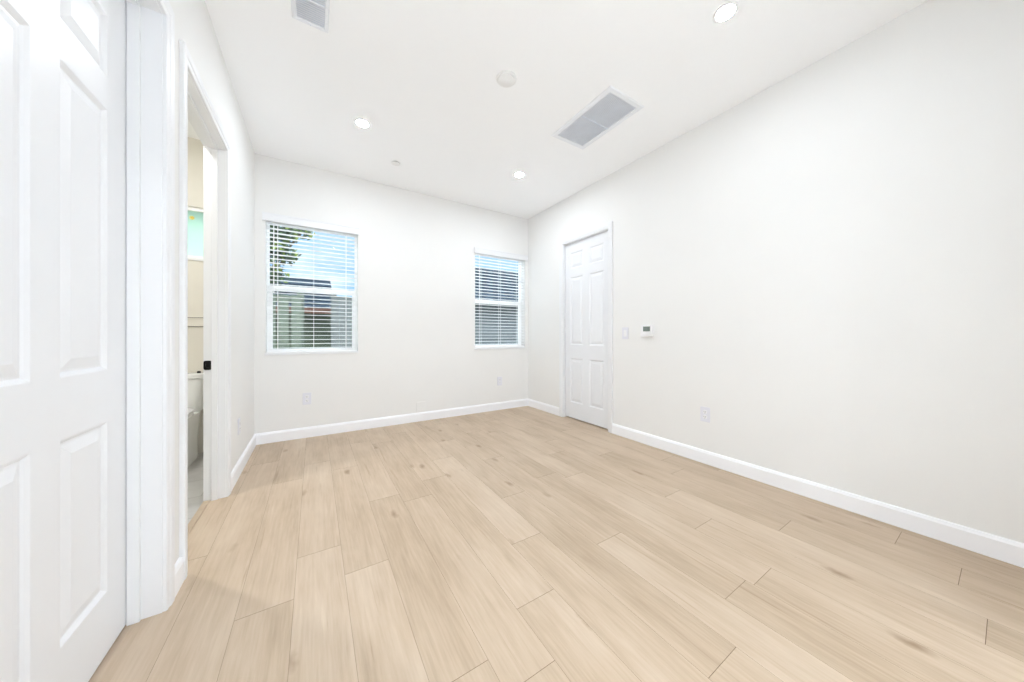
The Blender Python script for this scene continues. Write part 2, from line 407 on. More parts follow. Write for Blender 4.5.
# ------------------------------------------------------------------ door frames
def frame(name, x, nx, y0, y1, stop_d, label, back_casing=False, DH=DH):
    """casing on the wall face x (room side nx), jamb boards through the wall, stop strips at depth stop_d"""
    root = thing(name, label, 'door frame', (0, 0, 0), kind='structure')
    bm = bmesh.new(); casing(bm, y0, y1, DH, x, nx)
    obj('casing', bm, M['trim'], root)
    if back_casing:
        bm = bmesh.new(); casing(bm, y0, y1, DH, x - nx * WT, -nx); obj('casing', bm, M['trim'], root)
    xa, xb = sorted((x, x - nx * WT))
    bm = bmesh.new()
    box(bm, xa, xb, y0 - J, y0, 0, DH + J, 0.0008); box(bm, xa, xb, y1, y1 + J, 0, DH + J, 0.0008); box(bm, xa, xb, y0 - J, y1 + J, DH, DH + J, 0.0008)
    obj('jamb', bm, M['trim'], root)
    d0, d1 = stop_d
    xa, xb = sorted((x - nx * d0, x - nx * d1))
    bm = bmesh.new()
    for a, b in ((y0, y0 + 0.011), (y1 - 0.011, y1)): box(bm, xa, xb, a, b, 0, DH, 0.0015)
    box(bm, xa, xb, y0, y1, DH - 0.011, DH, 0.0015)
    obj('door_stop', bm, M['trim'], root)
    return root
trim1 = frame('trim_1', XL, 1, ND0, ND1, (0.052, 0.083), 'white frame around the foreground door at left', DH=DHN)
trim2 = frame('trim_2', XL, 1, BD0, BD1, (0.036, 0.064), 'white frame of the open bathroom doorway', False, DH=DHB)
trim3 = frame('trim_3', XR, -1, RD0, RD1, (0.078, 0.110), 'white frame around the closed door in right wall')

# strike plate on the far jamb of the bathroom doorway
bm = bmesh.new()
SX, SZ = -0.5465, 0.822
sq = []
for k in range(32):
    a = 2 * PI * k / 32; cs, sn = math.cos(a), math.sin(a)
    r = 1 / (abs(cs) ** 6 + abs(sn) ** 6) ** (1 / 6)
    sq.append((cs * r, sn * r))
def ring(s, y): return [bm.verts.new((SX + 0.0185 * s * u, y, SZ + 0.028 * s * v)) for u, v in sq]
R1, R2, R3 = ring(1, BD1 - 0.0002), ring(1, BD1 - 0.0034), ring(0.93, BD1 - 0.0046)
R4, R5 = ring(0.42, BD1 - 0.0046), ring(0.42, BD1 - 0.0006)
for a, b in ((R1, R2), (R2, R3), (R3, R4), (R4, R5)):
    for k in range(32): bm.faces.new((a[k], a[(k + 1) % 32], b[(k + 1) % 32], b[k]))
bm.faces.new(R5); bm.faces.new(R1[::-1])
sp = obj('strike_plate', bm, M['black'], trim2, True, 0.6); tag(sp, 'square black metal strike plate')

# ------------------------------------------------------------------ six-panel doors
PZ = [(0.197, 0.735), (0.89, 1.712), (1.808, 2.008)]
def panel_door(name, y0, y1, xf, nx, thick, cols, label, z0=0.007, z1=None):
    z1 = z1 or DH - 0.003
    root = thing(name, label, 'door', (xf, (y0 + y1) / 2, 0), kind='structure')
    ox, oy = xf, (y0 + y1) / 2
    holes = [(a, b, c, d) for (a, b) in cols for (c, d) in PZ]
    bm = bmesh.new()
    def put(a, b, c, d):
        xa, xb = sorted((0, -nx * thick)); box(bm, xa, xb, a - oy, b - oy, c, d)
    plates(bm, y0, y1, z0, z1, holes, put)
    obj('rails_and_stiles', bm, M['door'], root)
    for a, b, c, d in holes:
        bm = bmesh.new()
        steps = [(0, 0), (0.004, -0.0005), (0.011, -0.0055), (0.015, -0.0095), (0.021, -0.0095), (0.024, -0.0085), (0.046, -0.0025), (0.049, -0.0015)]
        prev = None
        for ins, dep in steps:
            r = [bm.verts.new((nx * dep, yy - oy, zz)) for yy, zz in ((a + ins, c + ins), (b - ins, c + ins), (b - ins, d - ins), (a + ins, d - ins))]
            if prev:
                for k in range(4): bm.faces.new((prev[k], prev[(k + 1) % 4], r[(k + 1) % 4], r[k]))
            prev = r
        bm.faces.new(prev)
        # solid back
        r0 = [bm.verts.new((nx * 0, yy - oy, zz)) for yy, zz in ((a, c), (b, c), (b, d), (a, d))]
        r1 = [bm.verts.new((-nx * (thick - 0.006), yy - oy, zz)) for yy, zz in ((a, c), (b, c), (b, d), (a, d))]
        for k in range(4): bm.faces.new((r0[k], r0[(k + 1) % 4], r1[(k + 1) % 4], r1[k]))
        bm.faces.new(r1)
        bmesh.ops.remove_doubles(bm, verts=bm.verts[:], dist=1e-5)
        obj('door_panel', bm, M['door'], root)
    return root
panel_door('door_1', ND0 + 0.003, ND1 - 0.003, XL - 0.0845, 1, 0.030, [(0.975, 1.198), (1.291, 1.514)], 'large white six-panel door at the left foreground', z1=DHN - 0.003)
panel_door('door_2', RD0 + 0.003, RD1 - 0.003, XR + 0.032, -1, 0.035, [(2.333, 2.548), (2.644, 2.861)], 'closed white six-panel door in the right wall', z0=0.014)

# bathroom threshold strip
bm = bmesh.new(); box(bm, XL - WT, XL - 0.0702, BD0, BD1, -0.02, 0.004, 0.0015)
struct('trim_4', bm, M['oak'], 'pale wood threshold strip in the bathroom doorway', 'threshold')

# ------------------------------------------------------------------ windows
def window(name, W, label, meet=1.463):
    x0, x1, z0, z1 = W
    root = thing(name, label, 'window', ((x0 + x1) / 2, YB, z0), kind='structure')
    cx = (x0 + x1) / 2
    def P(nm, bm, m): return obj(nm, shift(bm, -cx, -YB, -z0), m, root)
    a, b, c, d = x0, x1, z0, z1
    fy0, fy1 = YB + 0.092, YB + 0.158
    bm = bmesh.new(); F = 0.014
    for q in ((a, a + F, c, d), (b - F, b, c, d)): box(bm, q[0], q[1], fy0, fy1, q[2], q[3], 0.002)
    box(bm, a + F, b - F, fy0, fy1, d - F, d, 0.002); box(bm, a + F, b - F, fy0, fy1, c, c + F * 0.6, 0.002)
    P('window_frame', bm, M['vinyl'])
    bm = bmesh.new(); s = 0.030
    ia, ib, ic = a + F, b - F, c + F * 0.6
    y0, y1 = YB + 0.097, YB + 0.122
    box(bm, ia, ia + s, y0, y1, ic, meet + 0.027, 0.002); box(bm, ib - s, ib, y0, y1, ic, meet + 0.027, 0.002)
    box(bm, ia + s, ib - s, y0, y1, ic, ic + 0.034, 0.002); box(bm, ia + s, ib - s, y0, y1, meet - 0.027, meet + 0.027, 0.002)
    P('lower_sash', bm, M['vinyl'])
    bm = bmesh.new(); s2 = 0.004
    y0, y1 = YB + 0.126, YB + 0.15
    box(bm, ia, ia + s2, y0, y1, meet, d - F, 0.002); box(bm, ib - s2, ib, y0, y1, meet, d - F, 0.002)
    box(bm, ia + s2, ib - s2, y0, y1, d - F - 0.016, d - F, 0.002); box(bm, ia + s2, ib - s2, y0, y1, meet - 0.02, meet + 0.024, 0.002)
    P('upper_sash', bm, M['vinyl'])
    bm = bmesh.new(); box(bm, ia + s, ib - s, YB + 0.108, YB + 0.111, ic + 0.034, meet - 0.027); P('lower_pane', bm, M['glass'])
    bm = bmesh.new(); box(bm, ia + s2, ib - s2, YB + 0.137, YB + 0.140, meet + 0.024, d - F - 0.016); P('upper_pane', bm, M['glass'])
    bm = bmesh.new(); box(bm, (a + b) / 2 - 0.022, (a + b) / 2 + 0.022, YB + 0.088, YB + 0.098, meet + 0.008, meet + 0.022, 0.003); P('sash_lock', bm, M['vinyl'])
    bm = bmesh.new(); box(bm, a + 0.001, b - 0.001, YB + 0.001, YB + 0.092, c, c + 0.008, 0.002); box(bm, a - 0.006, b + 0.006, YB - 0.010, YB - 0.0002, c - 0.012, c + 0.008, 0.003)
    P('window_sill', bm, M['trim'])
    return root
def shift(bm, dx, dy, dz):
    for v in bm.verts: v.co += Vector((dx, dy, dz))
    return bm
window('window_1', W1, 'left white-framed window in the back wall')
window('window_2', W2, 'right white-framed window near the room corner')

def blind(W, vx, label, wand_side):
    x0, x1, z0, z1 = W; cx = (x0 + x1) / 2; top = 2.143
    root = thing('window_blind', label, 'blind', (cx, YB, z0 + 0.008), group='white slatted window blinds')
    def P(nm, bm, m=M['slat'], smooth=False): return obj(nm, shift(bm, -cx, -YB, -z0 - 0.008), m, root, smooth)
    bm = bmesh.new(); box(bm, vx[0], vx[1], YB - 0.026, YB - 0.014, 2.070, top, 0.003)
    box(bm, vx[0], vx[0] + 0.010, YB - 0.018, YB - 0.0005, 2.070, top, 0.002); box(bm, vx[1] - 0.010, vx[1], YB - 0.018, YB - 0.0005, 2.070, top, 0.002)
    box(bm, vx[0] - 0.003, vx[1] + 0.003, YB - 0.029, YB - 0.0135, top - 0.012, top + 0.002, 0.003)
    P('valance', bm, M['trim'])
    bm = bmesh.new(); box(bm, x0 + 0.004, x1 - 0.004, YB + 0.008, YB + 0.058, z1 - 0.045, z1 - 0.001, 0.002); P('headrail', bm)
    pitch = 0.0405; ys, ye = YB + 0.008, YB + 0.055
    zs = z0 + 0.008 + 0.022 + 0.010
    n = int((z1 - 0.05 - zs) / pitch) + 1
    pm = None
    for k in range(n):
        z = zs + k * pitch + 0.012
        if pm is None:
            bm = bmesh.new(); m_ = 6
            up, dn = [], []
            for i in range(m_ + 1):
                t = i / m_; y = ys + (ye - ys) * t; cr = 0.0022 * (1 - (2 * t - 1) ** 2)
                up.append([bm.verts.new((xx - cx, y - YB, cr + 0.0013)) for xx in (x0 + 0.006, x1 - 0.006)])
                dn.append([bm.verts.new((xx - cx, y - YB, cr - 0.0013)) for xx in (x0 + 0.006, x1 - 0.006)])
            for i in range(m_):
                bm.faces.new((up[i][0], up[i][1], up[i + 1][1], up[i + 1][0])); bm.faces.new((dn[i][0], dn[i + 1][0], dn[i + 1][1], dn[i][1]))
                for e_ in (0, 1): bm.faces.new((up[i][e_], up[i + 1][e_], dn[i + 1][e_], dn[i][e_]))
            for i in (0, m_): bm.faces.new((up[i][0], up[i][1], dn[i][1], dn[i][0]))
            o = obj('slat', bm, M['slat'], root); pm = o
        else:
            o = pm.copy(); C.objects.link(o); o.parent = root
        o.location = (0, 0, z - z0 - 0.008)
    bm = bmesh.new(); box(bm, x0 + 0.006, x1 - 0.006, ys, ye, z0 + 0.009, z0 + 0.027, 0.003); P('bottom_rail', bm)
    w = x1 - x0
    for t in (0.115, 0.49, 0.86):
        bm = bmesh.new()
        for yy in (ys - 0.002, ye + 0.002): tube(bm, (x0 + w * t, yy, z0 + 0.02), (x0 + w * t, yy, z1 - 0.04), 0.0017, 6)
        P('ladder_cord', bm)
    wx = x0 + 0.062 if wand_side < 0 else x1 - 0.062
    bm = bmesh.new(); tube(bm, (wx, YB - 0.004, 1.40), (wx, YB - 0.004, 2.075), 0.004, 8); P('tilt_wand', bm, M['slat'])
    return root
blind(W1, (-0.407, 0.402), 'white slatted blind in the left window, slats open level', -1)
blind(W2, (1.744, 2.580), 'white slatted blind in the window near the room corner', -1)

# ------------------------------------------------------------------ ceiling fittings
def downlight(x, y, label, z=H, lens=None):
    root = thing('recessed_downlight', label, 'ceiling light', (x, y, z), group='recessed ceiling downlights')
    bm = bmesh.new()
    lathe(bm, [(0.042, -0.0005), (0.042, -0.0030), (0.045, -0.0045), (0.053, -0.0040), (0.058, -0.0005)], 40)
    obj('trim_ring', bm, M['plastic'], root, True)
    bm = bmesh.new(); lathe(bm, [(0.0415, -0.0026), (0.0, -0.0026)], 40)
    obj('lens', bm, lens or M['lens'], root)
    return root
downlight(0.3207, 2.7304, 'glowing recessed downlight on the ceiling toward the left window')
downlight(1.808, 2.7320, 'glowing recessed downlight on the ceiling between air grille and back wall')
downlight(1.8067, 0.7914, 'glowing recessed downlight nearest the viewer, beside the right wall', H, M['lens_near'])
downlight(0.3207, 0.7914, 'recessed downlight above the viewpoint, out of frame', H, M['lens_low'])

for hx, hy in ((0.0, -0.555), (0.7, -0.555), (1.4, -0.555), (0.0, -2.1), (1.2, -2.1)):  # unseen lamps added to brighten the room through the opening
    downlight(hx, hy, 'added fill downlight on the hall ceiling behind the viewpoint', H, M['lens_hall_fill'])
def grille(x0, x1, y0, y1, border, label, name, along, pitch, ribs, cat, mesh=False, tilt=26):
    root = thing(name, label, cat, ((x0 + x1) / 2, (y0 + y1) / 2, H))
    cx, cy = (x0 + x1) / 2, (y0 + y1) / 2
    w, d = (x1 - x0) / 2, (y1 - y0) / 2
    prof = [(0, -0.0002), (0.003, -0.006), (border * 0.35, -0.009), (border * 0.9, -0.009), (border, -0.007), (border, -0.0004)]
    bm = bmesh.new(); prev = None
    for ins, z in prof:
        r = [bm.verts.new(p) for p in ((-w + ins, -d + ins, z), (w - ins, -d + ins, z), (w - ins, d - ins, z), (-w + ins, d - ins, z))]
        if prev:
            for k in range(4): bm.faces.new((prev[k], prev[(k + 1) % 4], r[(k + 1) % 4], r[k]))
        prev = r
    obj('frame', bm, M['grille'], root)
    bm = bmesh.new(); box(bm, -w + border * .9, w - border * .9, -d + border * .9, d - border * .9, -0.0018, -0.0003); obj('backing', bm, M['duct'], root)
    iw, idp = w - border, d - border
    lim = iw if along == 'Y' else idp
    n = int(2 * lim / pitch)
    proto = None
    for k in range(n):
        c = -lim + (k + 0.5) * 2 * lim / n
        if proto is None:
            bm = bmesh.new(); ca, sa = math.cos(math.radians(tilt)), math.sin(math.radians(tilt)); hw = pitch * 0.52
            ln = idp if along == 'Y' else iw
            sec = [(-hw * ca, -hw * sa * 0.7), (hw * ca, hw * sa * 0.7), (hw * ca, hw * sa * 0.7 + 0.0007), (-hw * ca, -hw * sa * 0.7 + 0.0007)]
            A = [bm.verts.new((u, -ln, v) if along == 'Y' else (-ln, u, v)) for u, v in sec]
            B = [bm.verts.new((u, ln, v) if along == 'Y' else (ln, u, v)) for u, v in sec]
            for q in range(4): bm.faces.new((A[q], A[(q + 1) % 4], B[(q + 1) % 4], B[q]))
            bm.faces.new(A); bm.faces.new(B[::-1])
            o = obj('louver', bm, M['grille'], root); proto = o
        else:
            o = proto.copy(); C.objects.link(o); o.parent = root
        o.location = (c, 0, -0.0052) if along == 'Y' else (0, c, -0.0052)
    for r_ in ribs:
        bm = bmesh.new()
        if along == 'Y': box(bm, -iw, iw, r_ * idp - 0.004, r_ * idp + 0.004, -0.0072, -0.002)
        else: box(bm, r_ - 0.003, r_ + 0.003, -idp, idp, -0.0092, -0.002)
        obj('rib', bm, M['duct'], root)
    return root
grille(1.677, 2.045, 1.430, 2.055, 0.040, 'large white return air grille with fine louvers on the ceiling', 'air_return_grille', 'Y', 0.0125, [0.0], 'air vent')
reg = grille(-0.100, 0.066, 1.720, 2.018, 0.021, 'small white ceiling register at the top edge, above the bathroom doorway', 'ceiling_register', 'X', 0.0125, [], 'air vent', tilt=24)
bm = bmesh.new(); box(bm, -0.062, 0.062, -0.006, 0.002, -0.0095, -0.002); obj('divider', bm, M['grille'], reg)
for yy in (-0.139, 0.139):
    bm = bmesh.new(); lathe(bm, [(0.0, -0.0105), (0.003, -0.010), (0.0035, -0.0088)], 12, (0, yy, 0)); obj('screw', bm, M['duct'], reg, True)

root = thing('smoke_detector', 'flat round white smoke detector on the ceiling left of large grille', 'smoke detector', (1.0614, 1.7553, H))
bm = bmesh.new(); lathe(bm, [(0.066, -0.0004), (0.066, -0.006), (0.063, -0.009), (0.0, -0.009)], 48); obj('base', bm, M['detector'], root, True, 0.5)
bm = bmesh.new(); lathe(bm, [(0.054, -0.0088), (0.052, -0.016), (0.046, -0.019), (0.0, -0.020)], 48); obj('cover', bm, M['detector'], root, True, 0.6)
root = thing('sprinkler_cover', 'tiny round white sprinkler cap on the ceiling near the back wall', 'sprinkler', (0.6685, 3.1829, H))
bm = bmesh.new(); lathe(bm, [(0.030, -0.0004), (0.030, -0.007), (0.0, -0.007)], 32); obj('cup', bm, M['slot'], root, True, 0.5)
bm = bmesh.new(); lathe(bm, [(0.0, -0.007), (0.040, -0.007), (0.041, -0.0085), (0.039, -0.010), (0.0, -0.011)], 32); obj('cap', bm, M['detector'], root, True, 0.6)

# ------------------------------------------------------------------ wall fittings (built facing -y at the origin)
def on_wall(name, label, cat, p, rz, group=None): return thing(name, label, cat, p, (0, 0, rz), group)
def outlet(p, rz, label):
    r = on_wall('wall_outlet', label, 'outlet', p, rz, 'white duplex wall outlets')
    bm = bmesh.new(); box(bm, -0.036, 0.036, -0.006, -0.0002, -0.058, 0.058, 0.0025); obj('cover_plate', bm, M['plate'], r)
    for s in (-1, 1):
        bm = bmesh.new(); pr = []
        for k in range(28):
            a = 2 * PI * k / 28
            pr.append((max(-0.0145, min(0.0145, 0.0175 * math.cos(a))), 0.0145 * math.sin(a)))
        A = [bm.verts.new((u, -0.0058, v + s * 0.0195)) for u, v in pr]; B = [bm.verts.new((u, -0.0085, v + s * 0.0195)) for u, v in pr]
        for k in range(28): bm.faces.new((A[k], A[(k + 1) % 28], B[(k + 1) % 28], B[k]))
        bm.faces.new(B)
        o = obj('receptacle', bm, M['plastic'], r)
        bm = bmesh.new()
        for u, h in ((-0.0065, 0.0048), (0.0065, 0.004)): box(bm, u - 0.0013, u + 0.0013, -0.0089, -0.0083, s * 0.0195 + 0.003 - h, s * 0.0195 + 0.003 + h)
        lathe(bm, [(0.0, -0.0089), (0.0027, -0.0089), (0.0027, -0.0083)], 12, (0, 0, s * 0.0195 - 0.0082), 'Y')
        obj('slots', bm, M['slot'], o)
    bm = bmesh.new(); lathe(bm, [(0.0, -0.0078), (0.0026, -0.0074), (0.003, -0.0058)], 12, (0, 0, 0), 'Y'); obj('screw', bm, M['grille'], r, True)
    return r
outlet((-0.061, YB, 0.382), 0, 'white outlet on the back wall below the left window')
outlet((2.127, YB, 0.388), 0, 'white outlet on the back wall below the right window')
outlet((XR, 1.282, 0.384), -PI / 2, 'white outlet low on the right wall')
outlet((XL, 2.985, 0.345), PI / 2, 'white outlet on the left wall between bathroom doorway and back corner')

r = on_wall('light_switch', 'white rocker light switch beside the right wall door', 'light switch', (XR, 2.031, 1.026), -PI / 2)
bm = bmesh.new(); box(bm, -0.036, 0.036, -0.006, -0.0002, -0.058, 0.058, 0.0025); obj('cover_plate', bm, M['plate'], r)
bm = bmesh.new(); box(bm, -0.0165, 0.0165, -0.0072, -0.005, -0.0335, 0.0335, 0.001)
obj('switch_frame', bm, M['grille'], r)
bm = bmesh.new()
vs = [bm.verts.new(p) for p in ((-0.0145, -0.006, -0.031), (0.0145, -0.006, -0.031), (0.0145, -0.006, 0.031), (-0.0145, -0.006, 0.031), (-0.0145, -0.0105, -0.031), (0.0145, -0.0105, -0.031), (0.0145, -0.0082, 0.0), (-0.0145, -0.0082, 0.0), (0.0145, -0.0076, 0.031), (-0.0145, -0.0076, 0.031))]
for f in ((4, 5, 6, 7), (7, 6, 8, 9), (0, 1, 5, 4), (3, 9, 8, 2), (0, 4, 7, 9, 3), (1, 2, 8, 6, 5)): bm.faces.new([vs[i] for i in f])
obj('rocker', bm, M['plastic'], r)

r = on_wall('thermostat', 'white square thermostat with grey-green display on the right wall', 'thermostat', (XR, 1.786, 1.048), -PI / 2)
bm = bmesh.new(); box(bm, -0.055, 0.055, -0.006, -0.0002, -0.050, 0.050, 0.002); obj('back_plate', bm, M['plastic'], r)
bm = bmesh.new(); box(bm, -0.058, 0.058, -0.027, -0.005, -0.054, 0.054, 0.006); obj('body', bm, M['plastic'], r)
bm = bmesh.new(); box(bm, -0.030, 0.040, -0.0285, -0.0268, -0.006, 0.038, 0.0006); obj('display', bm, M['lcd'], r)['label'] = 'grey-green display screen'
for u in (-0.030, 0.0, 0.030):
    bm = bmesh.new(); box(bm, u - 0.009, u + 0.009, -0.0285, -0.0265, -0.034, -0.026, 0.0008); obj('button', bm, M['plastic'], r)

r = on_wall('blank_plate', 'blank white plate just above the back baseboard', 'wall plate', (1.058, YB, 0.1715), 0)
bm = bmesh.new(); box(bm, -0.052, 0.052, -0.005, -0.0002, -0.055, 0.055, 0.0025); obj('plate', bm, M['wall'], r)
for u in (-0.023, 0.023):
    for v in (-0.042, 0.042):
        bm = bmesh.new(); lathe(bm, [(0.0, -0.0064), (0.0026, -0.0058), (0.003, -0.0048)], 10, (u, 0, v), 'Y'); obj('screw', bm, M['plastic'], r, True)

# ------------------------------------------------------------------ bathroom behind the doorway
bm = bmesh.new(); box(bm, BX0, XL - WT, BY0, YB, -0.05, -0.001)
struct('floor_bathroom', bm, M['tile'], 'light grey tiled bathroom floor', 'floor')
bm = bmesh.new(); plates(bm, BX0 - 0.1, XL - WT, -0.05, H, [BW], lambda a, b, c, d: box(bm, a, b, YB, YB + 0.16, c, d))
struct('wall_bathroom_back', bm, M['bath_wall'], 'beige bathroom back wall behind the toilet', 'wall')
bm = bmesh.new(); box(bm, BX0 - 0.1, BX0, BY0 - 0.1, YB, -0.05, H)
struct('wall_bathroom_left', bm, M['bath_wall'], 'beige bathroom side wall', 'wall')
bm = bmesh.new(); box(bm, BX0, XL - WT, BY0 - 0.1, BY0, -0.05, H)
struct('wall_bathroom_front', bm, M['bath_wall'], 'beige bathroom wall beside the doorway', 'wall')
bm = bmesh.new(); box(bm, BX0, XL - WT - 0.001, YB - 0.010, YB - 0.0002, 1.086, 1.149, 0.002)
box(bm, BX0, XL - WT - 0.001, YB - 0.015, YB - 0.0002, 1.143, 1.152, 0.002); box(bm, BX0, XL - WT - 0.001, YB - 0.015, YB - 0.0002, 1.082, 1.090, 0.002)
for zz in (1.1545, 1.0795): box(bm, BX0, XL - WT - 0.001, YB - 0.004, YB - 0.0002, zz - 0.0035, zz + 0.0035, 0, 1)  # thin dark lines along both edges of the band
struct('trim_5', bm, [M['bath_wall'], M['dark_line']], 'beige moulded band across the bathroom back wall', 'wall trim')
x0, x1, z0, z1 = BW
root = thing('window_3', 'high frosted window in the bathroom', 'window', ((x0 + x1) / 2, YB, z0), kind='structure')
cx = (x0 + x1) / 2
bm = bmesh.new()
for q in ((x0, x0 + .03, z0, z1), (x1 - .03, x1, z0, z1), (x0 + .03, x1 - .03, z0, z0 + .03), (x0 + .03, x1 - .03, z1 - .03, z1)): box(bm, q[0], q[1], YB + .02, YB + .08, q[2], q[3], .002)
obj('window_frame', shift(bm, -cx, -YB, -z0), M['vinyl'], root)
bm = bmesh.new(); box(bm, x0 + .03, x1 - .03, YB + .045, YB + .050, z0 + .03, z1 - .03); obj('frosted_pane', shift(bm, -cx, -YB, -z0), M['frost'], root)
bm = bmesh.new(); box(bm, x0 - .01, x1 + .01, YB - .012, YB + .02, z0 - .014, z0 + .004, .002); obj('window_sill', shift(bm, -cx, -YB, -z0), M['trim'], root)
r = thing('window_ornament', 'small round yellow ornament at the top of the bathroom window', 'ornament', (-0.888, YB + 0.040, 2.012))
bm = bmesh.new()
for k in range(9):
    a = 2 * PI * k / 9
    A = [bm.verts.new((u * math.cos(a) - v * math.sin(a), yy, u * math.sin(a) + v * math.cos(a))) for u, v, yy in ((0.005, -0.003, 0), (0.012, -0.006, -0.002), (0.018, 0, -0.001), (0.012, 0.006, -0.002), (0.005, 0.003, 0))]
    bm.faces.new(A)
    B = [bm.verts.new(v_.co + Vector((0, 0.003, 0))) for v_ in A]; bm.faces.new(B[::-1])
    for q in range(5): bm.faces.new((A[q], A[(q + 1) % 5], B[(q + 1) % 5], B[q]))
obj('petals', bm, M['yellow'], r)
bm = bmesh.new(); lathe(bm, [(0.0, -0.005), (0.005, -0.004), (0.007, 0.0), (0.0, 0.004)], 16, (0, 0, 0), 'Y'); obj('centre', bm, M['amber'], r, True)
downlight(-0.95, 2.45, 'added fill downlight on the bathroom ceiling, hidden from view', H, M['lens_bath_fill'])  # unseen lamp added to brighten the bathroom and the toilet's side

# toilet: skirted, tank against the back wall, bowl toward the viewer
TX, TY = -0.975, YB - 0.012
root = thing('toilet', 'white skirted toilet seen through the bathroom doorway', 'toilet', (TX, TY, 0))
def loft(bm, secs, n=40, cap=True):
    rings = []
    for z, w, y0, y1, p in secs:       # superellipse section: half width w, from y0 (back) to y1 (front, negative)
        cy, ry = (y0 + y1) / 2, abs(y0 - y1) / 2; rg = []
        for k in range(n):
            a = 2 * PI * k / n; c, s = math.cos(a), math.sin(a)
            q = p if s > 0 else 2.2 if p > 2.2 else p
            rg.append(bm.verts.new((w * math.copysign(abs(c) ** (2 / p), c), cy + ry * math.copysign(abs(s) ** (2 / q), s), z)))
        rings.append(rg)
    for a, b in zip(rings, rings[1:]):
        for k in range(n): bm.faces.new((a[k], a[(k + 1) % n], b[(k + 1) % n], b[k]))
    if cap: bm.faces.new(rings[0][::-1]); bm.faces.new(rings[-1])
    return bm
bm = loft(bmesh.new(), [(0, .165, -.02, -.60, 5), (.02, .168, -.02, -.605, 5), (.18, .170, -.02, -.63, 5), (.30, .180, -.02, -.675, 5), (.375, .185, -.02, -.69, 5), (.385, .182, -.02, -.685, 5)])
obj('bowl', bm, M['porcelain'], root, True, 0.7)
bm = loft(bmesh.new(), [(.386, .180, -.23, -.692, 4), (.389, .186, -.225, -.698, 4), (.403, .186, -.225, -.698, 4), (.406, .182, -.23, -.694, 4)])
obj('seat', bm, M['plastic'], root, True, 0.7)
bm = loft(bmesh.new(), [(.408, .180, -.20, -.69, 4), (.411, .186, -.195, -.696, 4), (.424, .186, -.195, -.696, 4), (.431, .176, -.205, -.685, 4)])
obj('seat_lid', bm, M['plastic'], root, True, 0.7)
bm = loft(bmesh.new(), [(.384, .190, -.005, -.185, 9), (.40, .205, -.005, -.19, 9), (.652, .214, -.005, -.20, 9), (.656, .210, -.008, -.197, 9)])
obj('tank', bm, M['porcelain'], root, True, 0.7)
bm = loft(bmesh.new(), [(.657, .214, -.003, -.205, 9), (.660, .220, -.001, -.210, 9), (.686, .220, -.001, -.210, 9), (.692, .212, -.006, -.203, 9)])
obj('tank_lid', bm, M['porcelain'], root, True, 0.7)
bm = bmesh.new(); lathe(bm, [(0.0, .710), (.010, .709), (.012, .704), (.012, .6905)], 20, (.165, -.10, 0)); k = obj('flush_knob', bm, M['black'], root, True, 0.6); k['label'] = 'small black flush knob'

# ------------------------------------------------------------------ outside, beyond the windows
M['soil'] = mat('yard_gravel_lightened', (0.58, 0.56, 0.53), 0.9, var=0.25, scale=30)  # ground out of view, lightened to bounce light under the blind slats
M['olive'] = mat('olive_siding', (0.060, 0.078, 0.050), 0.8, var=0.15, scale=8)
M['slate'] = mat('slate_roof', (0.020, 0.030, 0.042), 0.95, spec=0.05, var=0.2, scale=14)
M['redwood'] = mat('red_brown_fascia', (0.12, 0.055, 0.036), 0.7, var=0.15, scale=20)
M['greyboard'] = mat('weathered_grey_board', (0.095, 0.105, 0.102), 0.8, var=0.15, scale=18)
M['greenboard'] = mat('grey_green_board', (0.095, 0.115, 0.088), 0.8, var=0.15, scale=18)
M['siding'] = mat('slate_siding', (0.075, 0.088, 0.092), 0.75, var=0.12, scale=8)
M['bark'] = mat('bark', (0.10, 0.085, 0.065), 0.9, var=0.3, scale=25)
def leaf_mat():
    m, t, b = nodes('leaves'); l = t.links.new
    at_ = t.nodes.new('ShaderNodeAttribute'); at_.attribute_name = 'tone'
    r = t.nodes.new('ShaderNodeValToRGB'); r.color_ramp.elements[0].color = (0.025, 0.045, 0.030, 1); r.color_ramp.elements[1].color = (0.33, 0.42, 0.09, 1)
    x = r.color_ramp.elements.new(0.6); x.color = (0.07, 0.12, 0.06, 1)
    l(at_.outputs['Fac'], r.inputs[0]); l(r.outputs[0], b.inputs['Base Color']); b.inputs['Roughness'].default_value = 0.6
    return m
M['leaf'] = leaf_mat()
bm = bmesh.new(); box(bm, -14, 20, YB + 0.16, 40, -0.35, -0.15)
struct('ground_yard', bm, M['soil'], 'unseen gravel yard outside the windows, lightened to bounce light', 'ground')

